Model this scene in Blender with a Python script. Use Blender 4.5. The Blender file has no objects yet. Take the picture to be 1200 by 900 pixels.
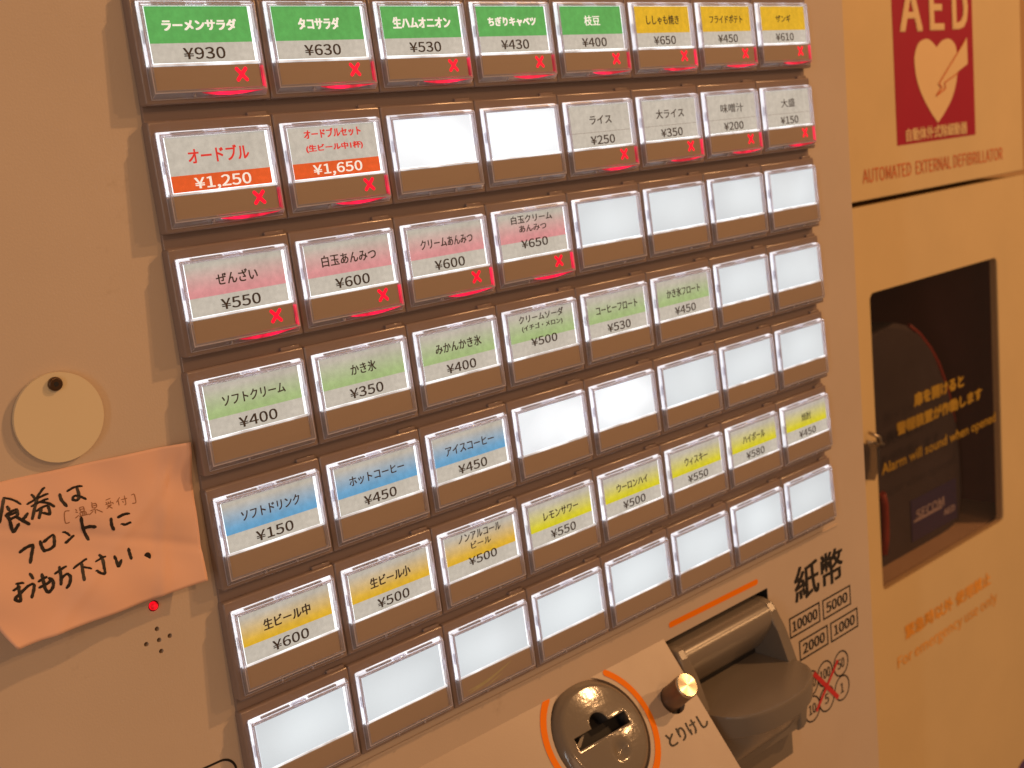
import bpy, bmesh, math, random
from mathutils import Vector, Matrix
from mathutils.geometry import delaunay_2d_cdt
random.seed(7)
S = bpy.context.scene
COL = S.collection
U = 0.042            # one button pitch in metres
PY = 0.8837          # row pitch / column pitch
BZ = 1.50            # height of the top row's lower cover edge above the floor

def W(x, y, z=0.0):  # machine frame (pitches: right, up, out of the panel) -> world metres
    return Vector((x*U, -z*U, y*U + BZ))

# ------------------------------------------------------------------ camera
RC = [(0.73243126, -0.10288754, 0.673022), (-0.20405467, -0.97624706, 0.0728243), (0.64954303, -0.19067208, -0.73602854)]
CC = (-3.95535266, -0.62092004, 7.84063469)
FPX = 1407.0161
def m2b(v): return Vector((v[0], -v[2], v[1]))
cam = bpy.data.cameras.new('camera'); camo = bpy.data.objects.new('camera', cam); COL.objects.link(camo)
cx, cy, cz = m2b(RC[0]), -m2b(RC[1]), -m2b(RC[2])
rot = Matrix((cx, cy, cz)).transposed()
camo.matrix_world = Matrix.Translation(W(*CC)) @ rot.to_4x4()
cam.sensor_width = 36.0; cam.lens = FPX/1200*36
cam.clip_start = 0.01; cam.clip_end = 50
cam.dof.use_dof = True; cam.dof.focus_distance = 9.0*U; cam.dof.aperture_fstop = 26
S.camera = camo

# ------------------------------------------------------------------ light
wd = bpy.data.worlds.new('World'); S.world = wd; wd.use_nodes = True
wd.node_tree.nodes['Background'].inputs[0].default_value = (1.0, 0.55, 0.29, 1)
wd.node_tree.nodes['Background'].inputs[1].default_value = 0.20
def aim(o, tgt):
    o.rotation_euler = (tgt - o.location).to_track_quat('-Z', 'Y').to_euler()
def area(name, p, tgt, size, power, col, sy=None):
    l = bpy.data.lights.new(name, 'AREA'); l.energy = power; l.color = col; l.size = size
    if sy: l.shape = 'RECTANGLE'; l.size_y = sy
    o = bpy.data.objects.new(name, l); COL.objects.link(o); o.location = p; aim(o, tgt); return o
def bulb(name, p, power, col, r):
    l = bpy.data.lights.new(name, 'POINT'); l.energy = power; l.color = col; l.shadow_soft_size = r
    o = bpy.data.objects.new(name, l); COL.objects.link(o); o.location = p; return o
WARM = (1.0, 0.52, 0.215)
bulb('ceiling_lamp', Vector((1.53, -0.94, 2.60)), 66, WARM, 0.028)
bulb('ceiling_lamp', Vector((2.55, -1.80, 2.60)), 50, WARM, 0.035)
bulb('ceiling_lamp', Vector((0.40, -2.30, 2.60)), 32, WARM, 0.035)
area('fill_light', Vector((-1.5, -2.4, 1.9)), W(3, -2), 1.4, 9, (1.0, 0.62, 0.36))  # added warm fill from the left, no known lamp there
area('white_light', Vector((-1.5, -0.9, 1.6)), W(0, -3), 0.045, 2.6, (0.85, 0.95, 1.0), 0.9)  # added cool strip that puts bright glints on left edges
S.view_settings.view_transform = 'Standard'
try: S.view_settings.look = 'None'
except Exception: pass
S.view_settings.exposure = 0; S.view_settings.gamma = 1
S.cycles.max_bounces = 14; S.cycles.transmission_bounces = 12; S.cycles.transparent_max_bounces = 16
S.cycles.use_denoising = True
S.cycles.sample_clamp_indirect = 4.0

# ------------------------------------------------------------------ photo rays onto real surfaces
def ray(u, v):
    a, b = (u-600)/FPX, (v-450)/FPX
    return [RC[0][i]*a + RC[1][i]*b + RC[2][i] for i in range(3)]
def on_panel(u, v, z=-.17):
    d = ray(u, v); s = (z-CC[2])/d[2]
    return (CC[0]+s*d[0], CC[1]+s*d[1])
SL0 = (0.0, -5.75, -.21)                       # coin shelf: a slope that leaves the panel here
SN = Vector((0, .607, .795)).normalized(); ST = Vector((0, -.795, .607)).normalized()
def on_slope(u, v, h=0.0):
    d = Vector(ray(u, v)); P = Vector(SL0) + SN*h; c = Vector(CC)
    s = (P-c).dot(SN)/d.dot(SN); X = c + s*d
    return (X.x, (X-P).dot(ST))
def slope_pt(x, t, h=0.0):
    P = Vector(SL0) + SN*h + ST*t
    return (x, P.y, P.z)

# ------------------------------------------------------------------ materials
def new_mat(name):
    m = bpy.data.materials.new(name); m.use_nodes = True
    nt = m.node_tree; nt.nodes.clear()
    out = nt.nodes.new('ShaderNodeOutputMaterial')
    return m, nt, out
def noise(nt, scale, detail=3, rough=.5, vec=None, stretch=None, space='Object'):
    tc = nt.nodes.new('ShaderNodeTexCoord')
    src = tc.outputs[space]
    if stretch:
        mp = nt.nodes.new('ShaderNodeMapping'); mp.inputs['Scale'].default_value = stretch
        nt.links.new(src, mp.inputs[0]); src = mp.outputs[0]
    n = nt.nodes.new('ShaderNodeTexNoise'); n.inputs['Scale'].default_value = scale
    n.inputs['Detail'].default_value = detail; n.inputs['Roughness'].default_value = rough
    nt.links.new(src, n.inputs['Vector']); return n
def ramp(nt, fac, stops, interp='LINEAR'):
    r = nt.nodes.new('ShaderNodeValToRGB'); r.color_ramp.interpolation = interp
    e = r.color_ramp.elements
    while len(e) > 1: e.remove(e[-1])
    e[0].position = stops[0][0]; e[0].color = (*stops[0][1], 1)
    for p, c in stops[1:]:
        k = e.new(p); k.color = (*c, 1)
    nt.links.new(fac, r.inputs[0]); return r
def mixc(nt, a, b, fac, mode='MIX'):
    m = nt.nodes.new('ShaderNodeMix'); m.data_type = 'RGBA'; m.blend_type = mode
    for s, i in ((fac, 0), (a, 6), (b, 7)):
        if hasattr(s, 'links'): nt.links.new(s, m.inputs[i])
        else: m.inputs[i].default_value = s if i == 0 else (*s, 1)
    return m.outputs[2]
def plastic(name, col, rough=.4, var=.06, bump=.0, bscale=900, spec=.5, metal=0., dirt=None, stretch=None, coat=0.):
    m, nt, out = new_mat(name)
    b = nt.nodes.new('ShaderNodeBsdfPrincipled'); nt.links.new(b.outputs[0], out.inputs[0])
    n = noise(nt, 14, 4, .6, stretch=stretch, space='Object')
    lo = tuple(c*(1-var) for c in col); hi = tuple(min(1, c*(1+var)) for c in col)
    r = ramp(nt, n.outputs['Fac'], [(.3, lo), (.7, hi)]); c = r.outputs[0]
    if dirt:
        n2 = noise(nt, dirt[1], 5, .7); f = ramp(nt, n2.outputs['Fac'], [(dirt[2], (0, 0, 0)), (dirt[2]+.08, (1, 1, 1))])
        mm = nt.nodes.new('ShaderNodeMath'); mm.operation = 'MULTIPLY'; mm.inputs[1].default_value = dirt[3]
        nt.links.new(f.outputs[0], mm.inputs[0]); c = mixc(nt, c, dirt[0], mm.outputs[0])
    nt.links.new(c, b.inputs['Base Color'])
    n3 = noise(nt, 60, 4, .7)
    rr = nt.nodes.new('ShaderNodeMapRange'); rr.inputs[3].default_value = rough*.85; rr.inputs[4].default_value = min(1, rough*1.2)
    nt.links.new(n3.outputs['Fac'], rr.inputs[0]); nt.links.new(rr.outputs[0], b.inputs['Roughness'])
    b.inputs['Metallic'].default_value = metal
    b.inputs['Specular IOR Level'].default_value = spec
    b.inputs['Coat Weight'].default_value = coat
    if bump:
        n4 = noise(nt, bscale, 2, .5); bp = nt.nodes.new('ShaderNodeBump'); bp.inputs['Strength'].default_value = bump
        bp.inputs['Distance'].default_value = .0002
        nt.links.new(n4.outputs['Fac'], bp.inputs['Height']); nt.links.new(bp.outputs[0], b.inputs['Normal'])
    return m
IVORY = (.60, .485, .38)
M = {}
M['panel'] = plastic('ivory_painted_steel', IVORY, .45, .035, .25, 1400, dirt=((.36, .26, .17), 34, .68, .28))
M['shelf'] = plastic('ivory_moulded_shelf', (.47, .375, .30), .36, .04, .1, 1400, dirt=((.42, .29, .2), 30, .66, .35))
M['housing'] = plastic('brown_key_plastic', (.275, .21, .19), .19, .05, .12, 2200)
M['strip'] = plastic('brown_key_strip', (.40, .305, .225), .42, .06, .1, 1800, stretch=(.4, 1, 6))
M['grey'] = plastic('taupe_plastic', (.195, .165, .135), .24, .04, .05, 1500)
M['black'] = plastic('black_print', (.016, .012, .010), .5, 0)
M['hole'] = plastic('dark_opening', (.012, .010, .010), .7, 0)
M['orange'] = plastic('orange_print', (.95, .23, .002), .6, .05, spec=.15)
M['redprint'] = plastic('red_print', (.62, .03, .03), .45, .05)
M['cover'] = plastic('cream_round_cover', (.76, .64, .43), .35, .02)
M['screw'] = plastic('dark_screw_metal', (.12, .07, .04), .35, .1, metal=.8)
M['aed'] = plastic('cream_cabinet_paint', (.67, .51, .275), .5, .03, .2, 900)
M['aedred'] = plastic('crimson_sign_sheet', (.36, .0005, .032), .5, .04, dirt=((.52, .02, .05), 18, .64, .4))
M['aedtext'] = plastic('cream_sign_print', (.78, .56, .30), .5, .02)
M['aedrt'] = plastic('thin_red_print', (.62, .15, .05), .5, .05)
M['aedor'] = plastic('worn_orange_print', (.82, .37, .05), .5, .25)
M['aedye'] = plastic('yellow_window_print', (.40, .24, .02), .5, .25)
M['lining'] = plastic('maroon_cabinet_lining', (.20, .065, .045), .7, .15)  # beige lining, its colour darkened for the unlit interior
M['shelfin'] = plastic('beige_cabinet_floor', (.52, .38, .24), .6, .06)
M['bag'] = plastic('dark_case_fabric', (.06, .05, .055), .6, .2, .5, 1500)
M['piping'] = plastic('red_piping', (.30, .035, .018), .5, .05)
M['navy'] = plastic('navy_case_label', (.055, .045, .13), .5, .05)
M['pale'] = plastic('pale_label_print', (.48, .42, .45), .5, .05)
M['steel'] = plastic('latch_metal', (.45, .38, .30), .3, .1, metal=1)
M['smear'] = plastic('dried_smear', (.50, .44, .24), .4, .2)
M['wall'] = plastic('lobby_wall', (.42, .26, .13), .8, .05, .3, 300)
M['purple'] = plastic('purple_print', (.10, .04, .16), .5, .05)
M['ink'] = plastic('marker_ink', (.018, .012, .010), .45, .1)
M['pencil'] = plastic('pencil_marks', (.34, .15, .07), .7, .3)

def glassy(name, mixv):
    m, nt, out = new_mat(name)
    b = nt.nodes.new('ShaderNodeBsdfPrincipled')
    b.inputs['Base Color'].default_value = (.95, .94, 1, 1); b.inputs['Transmission Weight'].default_value = 1
    b.inputs['Roughness'].default_value = .05; b.inputs['IOR'].default_value = 1.40
    d = nt.nodes.new('ShaderNodeBsdfPrincipled'); d.inputs['Base Color'].default_value = (.86, .84, .92, 1); d.inputs['Roughness'].default_value = .25
    t = nt.nodes.new('ShaderNodeBsdfTranslucent'); t.inputs[0].default_value = (.86, .84, .92, 1)
    q = nt.nodes.new('ShaderNodeMixShader'); q.inputs[0].default_value = .5
    nt.links.new(d.outputs[0], q.inputs[1]); nt.links.new(t.outputs[0], q.inputs[2])
    x = nt.nodes.new('ShaderNodeMixShader'); x.inputs[0].default_value = mixv
    nt.links.new(b.outputs[0], x.inputs[1]); nt.links.new(q.outputs[0], x.inputs[2])
    nt.links.new(x.outputs[0], out.inputs[0]); return m
def thin(name, tint, rough=.03, gain=1.0):
    m, nt, out = new_mat(name)
    t = nt.nodes.new('ShaderNodeBsdfTransparent'); t.inputs[0].default_value = (*tint, 1)
    g = nt.nodes.new('ShaderNodeBsdfGlossy'); g.inputs['Roughness'].default_value = rough
    f = nt.nodes.new('ShaderNodeFresnel'); f.inputs[0].default_value = 1.45
    k = nt.nodes.new('ShaderNodeMath'); k.operation = 'MULTIPLY'; k.inputs[1].default_value = gain
    x = nt.nodes.new('ShaderNodeMixShader')
    gm = nt.nodes.new('ShaderNodeNewGeometry'); bf = nt.nodes.new('ShaderNodeMath'); bf.operation = 'SUBTRACT'; bf.inputs[0].default_value = 1.0
    nt.links.new(gm.outputs['Backfacing'], bf.inputs[1])      # the sheet's far side adds no mirror of its own
    k2 = nt.nodes.new('ShaderNodeMath'); k2.operation = 'MULTIPLY'
    nt.links.new(f.outputs[0], k.inputs[0]); nt.links.new(k.outputs[0], k2.inputs[0]); nt.links.new(bf.outputs[0], k2.inputs[1]); nt.links.new(k2.outputs[0], x.inputs[0])
    nt.links.new(t.outputs[0], x.inputs[1]); nt.links.new(g.outputs[0], x.inputs[2]); nt.links.new(x.outputs[0], out.inputs[0])
    return m
M['acrylic'] = glassy('clear_acrylic_wall', .34); M['edge'] = glassy('acrylic_edge_highlight', .80)
M['pane'] = thin('clear_acrylic_face', (.98, .98, .99), .04, .8)
M['winglass'] = thin('smoky_window_glass', (.88, .84, .83), .02, .7)
M['tab'] = thin('grey_clear_tab', (.50, .46, .44), .1, 2.0)

def lit(name, col, strength, nscale=30, nvar=.12, base=(.55, .55, .55), spot=False):
    m, nt, out = new_mat(name)
    b = nt.nodes.new('ShaderNodeBsdfPrincipled'); b.inputs['Roughness'].default_value = .5
    b.inputs['Base Color'].default_value = (*base, 1)
    n = noise(nt, nscale, 2, .5, space='Object')
    oi = nt.nodes.new('ShaderNodeObjectInfo')
    ad = nt.nodes.new('ShaderNodeVectorMath'); ad.operation = 'ADD'
    sc = nt.nodes.new('ShaderNodeMath'); sc.operation = 'MULTIPLY'; sc.inputs[1].default_value = 9.0
    nt.links.new(oi.outputs['Random'], sc.inputs[0])
    tc = [x for x in nt.nodes if x.type == 'TEX_COORD'][0]
    nt.links.new(tc.outputs['Object'], ad.inputs[0]); nt.links.new(sc.outputs[0], ad.inputs[1])
    nt.links.new(ad.outputs[0], n.inputs['Vector'])
    a = tuple(c*(1-nvar) for c in col)
    r = ramp(nt, n.outputs['Fac'], [(.35, a), (.62, col)])
    ec = r.outputs[0]
    if spot:                                        # hot spot of a lamp behind, painted into the emission: bright middle, weaker corners
        vd = nt.nodes.new('ShaderNodeVectorMath'); vd.operation = 'DISTANCE'
        cxyz = nt.nodes.new('ShaderNodeCombineXYZ'); mr = nt.nodes.new('ShaderNodeMapRange'); mr.inputs[3].default_value = .32; mr.inputs[4].default_value = .68
        nt.links.new(oi.outputs['Random'], mr.inputs[0]); nt.links.new(mr.outputs[0], cxyz.inputs[0]); cxyz.inputs[1].default_value = .5; cxyz.inputs[2].default_value = .46
        nt.links.new(tc.outputs['Generated'], vd.inputs[0]); nt.links.new(cxyz.outputs[0], vd.inputs[1])
        fo = ramp(nt, vd.outputs['Value'], [(.08, (1, 1, 1)), (.45, (.90, .90, .90)), (.80, (.74, .75, .76))])
        ec = mixc(nt, ec, fo.outputs[0], 1.0, 'MULTIPLY')
    nt.links.new(ec, b.inputs['Emission Color'])
    b.inputs['Emission Strength'].default_value = strength
    nt.links.new(b.outputs[0], out.inputs[0]); return m
M['backlight'] = lit('white_backlight', (.94, .985, 1.0), 1.55, 60, .3)
M['guide'] = lit('glowing_clear_bar', (.93, .97, 1.0), .95, 95, .62)
M['blank'] = lit('blank_lit_window', (.84, .94, .97), 1.02, 22, .12, (.2, .2, .2), True)
M['blankhot'] = lit('bright_blank_lit_window', (.92, .98, 1.0), 1.38, 26, .20, (.2, .2, .2), True)
M['redled'] = lit('red_led', (1.0, .0, .025), 1.5, 40, .1, (.05, .0, .0))
M['redglow'] = lit('red_led_bar', (1.0, .0, .06), 1.5, 160, .75, (.3, .02, .04))  # emission standing in for the cross's glow in the clear plastic
M['lamp'] = lit('red_pilot_lamp', (1.0, .004, .015), 1.9, 260, .8, (.1, .0, .0))

# paper labels: translucent printed paper lit from behind. z runs 0..1 up the label
CREAM = (.50, .495, .44)
def paper(name, stops, interp, strength=.86):
    m, nt, out = new_mat(name)
    b = nt.nodes.new('ShaderNodeBsdfPrincipled'); b.inputs['Roughness'].default_value = .7
    tc = nt.nodes.new('ShaderNodeTexCoord'); sp = nt.nodes.new('ShaderNodeSeparateXYZ')
    nt.links.new(tc.outputs['Generated'], sp.inputs[0])
    r = ramp(nt, sp.outputs[2], stops, interp)
    n = noise(nt, 520, 3, .6); f = ramp(nt, n.outputs['Fac'], [(.32, (.90, .90, .89)), (.68, (1.06, 1.06, 1.05))])
    n2 = noise(nt, 55, 2, .5); g = ramp(nt, n2.outputs['Fac'], [(.3, (.93, .93, .92)), (.7, (1.06, 1.06, 1.06))])
    c = mixc(nt, r.outputs[0], f.outputs[0], 1.0, 'MULTIPLY'); c = mixc(nt, c, g.outputs[0], 1.0, 'MULTIPLY')
    nt.links.new(mixc(nt, c, (.5, .5, .5), 1.0, 'MULTIPLY'), b.inputs['Base Color']); nt.links.new(c, b.inputs['Emission Color'])
    b.inputs['Emission Strength'].default_value = strength
    nt.links.new(b.outputs[0], out.inputs[0]); return m
def grad(c): return [(0, CREAM), (.345, CREAM), (.350, c), (.48, tuple(.9*a+.1*b for a, b in zip(c, CREAM))), (.70, tuple(.5*a+.5*b for a, b in zip(c, CREAM))), (.92, tuple(.94*x for x in CREAM))]
PAP = {
 'green': paper('green_label_paper', [(0, CREAM), (.345, (.09, .40, .10))], 'CONSTANT'),
 'yellow': paper('yellow_label_paper', [(0, CREAM), (.345, (.66, .42, .02))], 'CONSTANT'),
 'redband': paper('cream_red_band_paper', [(0, (.68, .10, .02)), (.30, CREAM)], 'CONSTANT'),
 'line': paper('cream_ruled_paper', [(0, CREAM), (.345, (.22, .17, .14)), (.353, CREAM)], 'CONSTANT'),
 'pink': paper('pink_label_paper', grad((.62, .27, .29)), 'LINEAR'),
 'lime': paper('pale_green_label_paper', grad((.33, .49, .21)), 'LINEAR'),
 'blue': paper('blue_label_paper', grad((.10, .35, .62)), 'LINEAR'),
 'amber': paper('amber_label_paper', grad((.66, .42, .015)), 'LINEAR'),
 'lemon': paper('lemon_label_paper', grad((.62, .60, .004)), 'LINEAR'),
}
M['ltext'] = plastic('label_dark_print', (.075, .062, .06), .7, .1)
M['lred'] = lit('label_red_print', (.74, .035, .025), .80, 300, .1, (.3, .01, .01))
M['lwhite'] = lit('label_pale_print', (.80, .78, .68), .85, 300, .1)

# ------------------------------------------------------------------ mesh helpers (all in pitches, local frame x right, y up, z out)
def L(x, y, z): return Vector((x*U, -z*U, y*U))
def box(bm, x0, x1, y0, y1, z0, z1, bev=0., seg=2, mi=0, taper=None):
    vs = []
    for z in (z0, z1):
        k = taper if (taper and z == z1) else 0
        for x, y in ((x0+k, y0+k), (x1-k, y0+k), (x1-k, y1-k), (x0+k, y1-k)):
            vs.append(bm.verts.new(L(x, y, z)))
    fs = [bm.faces.new([vs[i] for i in q]) for q in ((3, 2, 1, 0), (4, 5, 6, 7), (0, 1, 5, 4), (1, 2, 6, 5), (2, 3, 7, 6), (3, 0, 4, 7))]
    for f in fs: f.material_index = mi
    if bev:
        es = {e for f in fs for e in f.edges}
        r = bmesh.ops.bevel(bm, geom=list(es), offset=bev*U, segments=seg, affect='EDGES', profile=.5)
        for f in r['faces']: f.material_index = mi; f.smooth = True
def prism(bm, pts, z0, z1, mi=0, f3=None, bev=0.):
    """pts: list of (x,y) counter-clockwise seen from the front"""
    f3 = f3 or (lambda x, y, z: L(x, y, z))
    a = [bm.verts.new(f3(x, y, z0)) for x, y in pts]; b = [bm.verts.new(f3(x, y, z1)) for x, y in pts]
    n = len(pts); fs = [bm.faces.new(b), bm.faces.new(a[::-1])]
    for i in range(n): fs.append(bm.faces.new((a[i], a[(i+1) % n], b[(i+1) % n], b[i])))
    for f in fs: f.material_index = mi
    if bev:
        es = list(fs[0].edges); bmesh.ops.bevel(bm, geom=es, offset=bev*U, segments=3, affect='EDGES', profile=.5)
def disc_pts(cx, cy, rx, ry=None, n=48, a0=0, a1=2*math.pi, end=False):
    ry = ry or rx
    m = n if not end else n-1
    return [(cx+rx*math.cos(a0+(a1-a0)*i/m), cy+ry*math.sin(a0+(a1-a0)*i/m)) for i in range(n)]
def build(name, bm, mats, parent=None, loc=None, smooth=False, rx=0.0):
    bmesh.ops.recalc_face_normals(bm, faces=bm.faces)
    me = bpy.data.meshes.new(name); bm.to_mesh(me); bm.free()
    for m in (mats if isinstance(mats, (list, tuple)) else [mats]): me.materials.append(m)
    if smooth:
        for p in me.polygons: p.use_smooth = True
    return link(name, me, parent, loc, rx)
def link(name, me, parent=None, loc=None, rx=0.0):
    o = bpy.data.objects.new(name, me); COL.objects.link(o)
    if parent: o.parent = parent
    if loc is not None: o.location = loc
    o.rotation_euler.x = rx
    return o
def thing(name, label, cat, loc, group=None):
    o = bpy.data.objects.new(name, None); COL.objects.link(o); o.location = loc; o.empty_display_size = .02
    o['label'] = label; o['category'] = cat
    if group: o['group'] = group
    return o
def tag(o, label=None, cat=None, kind=None, group=None):
    if label: o['label'] = label
    if cat: o['category'] = cat
    if kind: o['kind'] = kind
    if group: o['group'] = group
    return o
_tc = {}
import os
def bundled(fn):                     # Blender's own bundled faces; the built-in face if one is missing
    try: return bpy.data.fonts.load(os.path.join(bpy.utils.system_resource('DATAFILES', path='fonts'), fn))
    except Exception: return None
F_SANS = bundled('Noto Sans CJK Regular.woff2')
def raw_text(body, font=None, gap=1.0):
    cu = bpy.data.curves.new('text', 'FONT'); cu.body = body; cu.resolution_u = 3; cu.space_line = gap
    if font: cu.font = font
    ob = bpy.data.objects.new('text', cu); COL.objects.link(ob)
    dg = bpy.context.evaluated_depsgraph_get(); me = bpy.data.meshes.new_from_object(ob.evaluated_get(dg))
    v = [tuple(p.co) for p in me.vertices]; f = [tuple(p.vertices) for p in me.polygons]
    bpy.data.objects.remove(ob); bpy.data.curves.remove(cu); bpy.data.meshes.remove(me)
    return v, f
LATIN = ['¥930', '¥630', '¥530', '¥430', '¥400', '¥650', '¥450', '¥610', '¥1,250', '¥1,650', '¥250', '¥350', '¥200', '¥150', '¥550', '¥600', '¥500', '¥580',
         '10000', '5000', '2000', '1000', '500', '100', '50', '10', '5', '1', 'A', 'E', 'D', 'AED', 'SECOM', 'Alarm will sound when opened', 'For emergency use only', 'AUTOMATED  EXTERNAL DEFIBRILLATOR']
# all plain strings are set once, one per line, and cut apart by line
v_, f_ = raw_text('\n'.join(LATIN), F_SANS, 3.0)
v1, _ = raw_text('H\nH', F_SANS, 3.0)
step_ = max(p[1] for p in v1)-sorted({round(p[1], 4) for p in v1 if p[1] < 0})[-1]
base_ = 0.0
for i_, t_ in enumerate(LATIN):
    lo, hi = -step_*i_-step_*.45, -step_*i_+step_*.55
    idx = {}; vv_ = []; ff_ = []
    for q in f_:
        if all(lo < v_[k][1] < hi for k in q):
            for k in q:
                if k not in idx: idx[k] = len(vv_); vv_.append(v_[k])
            ff_.append(tuple(idx[k] for k in q))
    _tc[(t_, 'sans')] = (vv_, ff_)
def text_verts(body, font):
    k = (body, 'sans' if font else '')
    if k not in _tc: _tc[k] = raw_text(body)
    return _tc[k]
def lettering(name, body, x, y, w, h, f3, mat, parent, bold=.0, font=None, loc=None, rx=0.):
    """flat print: centre (x,y), bounding width w and height h, mapped by f3(x,y); bold = stroke growth in pitches"""
    v, f = text_verts(body, font)
    xs = [p[0] for p in v]; ys = [p[1] for p in v]
    x0, x1, y0, y1 = min(xs), max(xs), min(ys), max(ys)
    w = w or (x1-x0)/(y1-y0)*h
    V = []; FF = []
    offs = [(0, 0)] if not bold else [(-bold, -bold*.6), (bold, -bold*.6), (-bold, bold*.6), (bold, bold*.6), (0, 0)]
    lift = (f3(x+1, y)-f3(x, y)).cross(f3(x, y+1)-f3(x, y)).normalized()*(6e-5 if bold > .01 else 2e-5)
    for k, (dx, dy) in enumerate(offs):
        n0 = len(V)
        V += [tuple(f3(x+dx+((p[0]-x0)/(x1-x0)-.5)*(w-2*bold), y+dy+((p[1]-y0)/(y1-y0)-.5)*(h-1.2*bold))+lift*k) for p in v]
        for q in f:
            A2 = sum(v[q[i-1]][0]*v[q[i]][1]-v[q[i]][0]*v[q[i-1]][1] for i in range(len(q)))
            if abs(A2) > 1e-7: FF.append(tuple(i+n0 for i in (q if A2 > 0 else q[::-1])))
    me = bpy.data.meshes.new(name)
    me.from_pydata(V, [], FF)
    me.materials.append(mat); me.shade_flat(); me.update()
    return link(name, me, parent, loc, rx)

def flat_poly(name, pts, f3, mat, parent):
    P_ = [Vector(p) for p in pts]
    area_ = sum(P_[i-1].x*P_[i].y-P_[i].x*P_[i-1].y for i in range(len(P_)))
    if area_ < 0: P_ = P_[::-1]
    r = delaunay_2d_cdt(P_, [(i, (i+1) % len(P_)) for i in range(len(P_))], [], 1, 1e-6)
    me = bpy.data.meshes.new(name); me.from_pydata([tuple(f3(p.x, p.y)) for p in r[0]], [], [tuple(f) for f in r[2]])
    me.materials.append(mat); me.shade_flat(); me.update()
    return link(name, me, parent)

# ------------------------------------------------------------------ setting
bm = bmesh.new()
y_wall = W(0, 0, -9.5).y
for (a, b, c, d) in (((-2.5, y_wall, 0), (4.5, y_wall, 0), (4.5, y_wall, 3.0), (-2.5, y_wall, 3.0)),):
    bm.faces.new([bm.verts.new(q) for q in (a, b, c, d)])
tag(build('wall', bm, M['wall']), kind='structure')

# ------------------------------------------------------------------ ticket machine
XL, XR, YT, YB = -6.5, 8.82, 8.0, -22.0
mc = thing('ticket_machine', 'ivory meal ticket vending machine with rows of lit menu buttons', 'ticket machine', W(1.2, YB, -3.2))
def mloc(x, y, z): return W(x, y, z) - mc.location
bm = bmesh.new()
box(bm, XL, XR, YB, YT, -9.3, -.45, .05)
build('cabinet_body', bm, M['panel'], mc, mloc(0, 0, 0))
# front panel with real openings
def plate_with_holes(name, outer, holes, z0, z1, mat, parent, loc):
    bm = bmesh.new(); es = []
    for lp in [outer]+holes:
        v = [bm.verts.new(L(x, y, z1)) for x, y in lp]
        es += [bm.edges.new((v[i], v[(i+1) % len(v)])) for i in range(len(v))]
    bmesh.ops.triangle_fill(bm, use_beauty=True, edges=es)
    f = list(bm.faces)
    r = bmesh.ops.extrude_face_region(bm, geom=f)
    bmesh.ops.translate(bm, vec=L(0, 0, z0-z1), verts=[g for g in r['geom'] if isinstance(g, bmesh.types.BMVert)])
    return build(name, bm, mat, parent, loc)
def rrect(x0, x1, y0, y1, r, n=6):
    p = []
    for cx_, cy_, a in ((x1-r, y1-r, 0), (x0+r, y1-r, 90), (x0+r, y0+r, 180), (x1-r, y0+r, 270)):
        for i in range(n+1):
            t = math.radians(a+90*i/n); p.append((cx_+r*math.cos(t), cy_+r*math.sin(t)))
    return p
holes_px = [(184, 737), (171.5, 755), (186.5, 750), (199, 745), (189, 763)]
hol = [disc_pts(*on_panel(u, v), .018, n=14) for u, v in holes_px]
bill_hole = [(4.84, -7.62), (6.68, -7.62), (6.68, -5.84), (4.84, -5.84)]
lead = on_panel(180, 710)
outer = rrect(XL, XR, YB, YT, .06)
pl = plate_with_holes('front_panel', outer, [rrect(-.03, 7.92, -5.3, .68, .02, 2)]+hol+[bill_hole, disc_pts(*lead, .041, n=20)], -.44, -.17, M['panel'], mc, mloc(0, 0, 0))
bm = bmesh.new(); box(bm, XL+.1, XR-.1, YB+.1, YT-.1, -.448, -.441)
build('inner_plate', bm, M['hole'], mc, mloc(0, 0, 0))
bm = bmesh.new(); box(bm, -.045, 7.935, -5.315, .695, -.30, -.142, .006, 1)
build('key_backing', bm, M['housing'], mc, mloc(0, 0, 0))
# thin step under the key field
bm = bmesh.new(); box(bm, -1.0, 8.15, -5.515, -5.492, -.1695, -.152, .004, 1)
build('trim_ridge', bm, M['panel'], mc, mloc(0, 0, 0))

# -------- the buttons
TILT = -math.atan(.051)
def tmesh(name, bm, mats, smooth=False):
    bmesh.ops.recalc_face_normals(bm, faces=bm.faces)
    me = bpy.data.meshes.new(name); bm.to_mesh(me); bm.free()
    for m in (mats if isinstance(mats, (list, tuple)) else [mats]): me.materials.append(m)
    return me
bm = bmesh.new()
box(bm, -.053, .944, -.068, .712, -.165, -.050, .018, 4)
box(bm, .76, .93, .708, .738, -.14, -.078, .006, 1)
box(bm, .10, .36, .600, .618, -.055, -.030, .003, 1); box(bm, .53, .80, .600, .618, -.055, -.030, .003, 1)
me_house = tmesh('ticket_button', bm, M['housing'])
def frustum_ring(bm, F, B, zf, zb, t, mi=0):
    """walls of a shallow cover: F,B = (x0,x1,y0,y1) front and back outlines, wall thickness t"""
    def lp(q, z, k): x0, x1, y0, y1 = q; return [bm.verts.new(L(x, y, z)) for x, y in ((x0+k, y0+k), (x1-k, y0+k), (x1-k, y1-k), (x0+k, y1-k))]
    of, ob, inf, inb = lp(F, zf, 0), lp(B, zb, 0), lp(F, zf, t), lp(B, zb, t)
    for i in range(4):
        j = (i+1) % 4
        for q in ((of[i], of[j], ob[j], ob[i]), (inf[j], inf[i], inb[i], inb[j]), (of[j], of[i], inf[i], inf[j]), (ob[i], ob[j], inb[j], inb[i])):
            f = bm.faces.new(q); f.material_index = mi
bm = bmesh.new()
frustum_ring(bm, (.0, .893, .0, .612), (-.008, .902, -.036, .636), 0., -.049, .022)
box(bm, .37, .50, .606, .624, -.046, -.010, .004, 1)                # catch in the top wall
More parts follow.
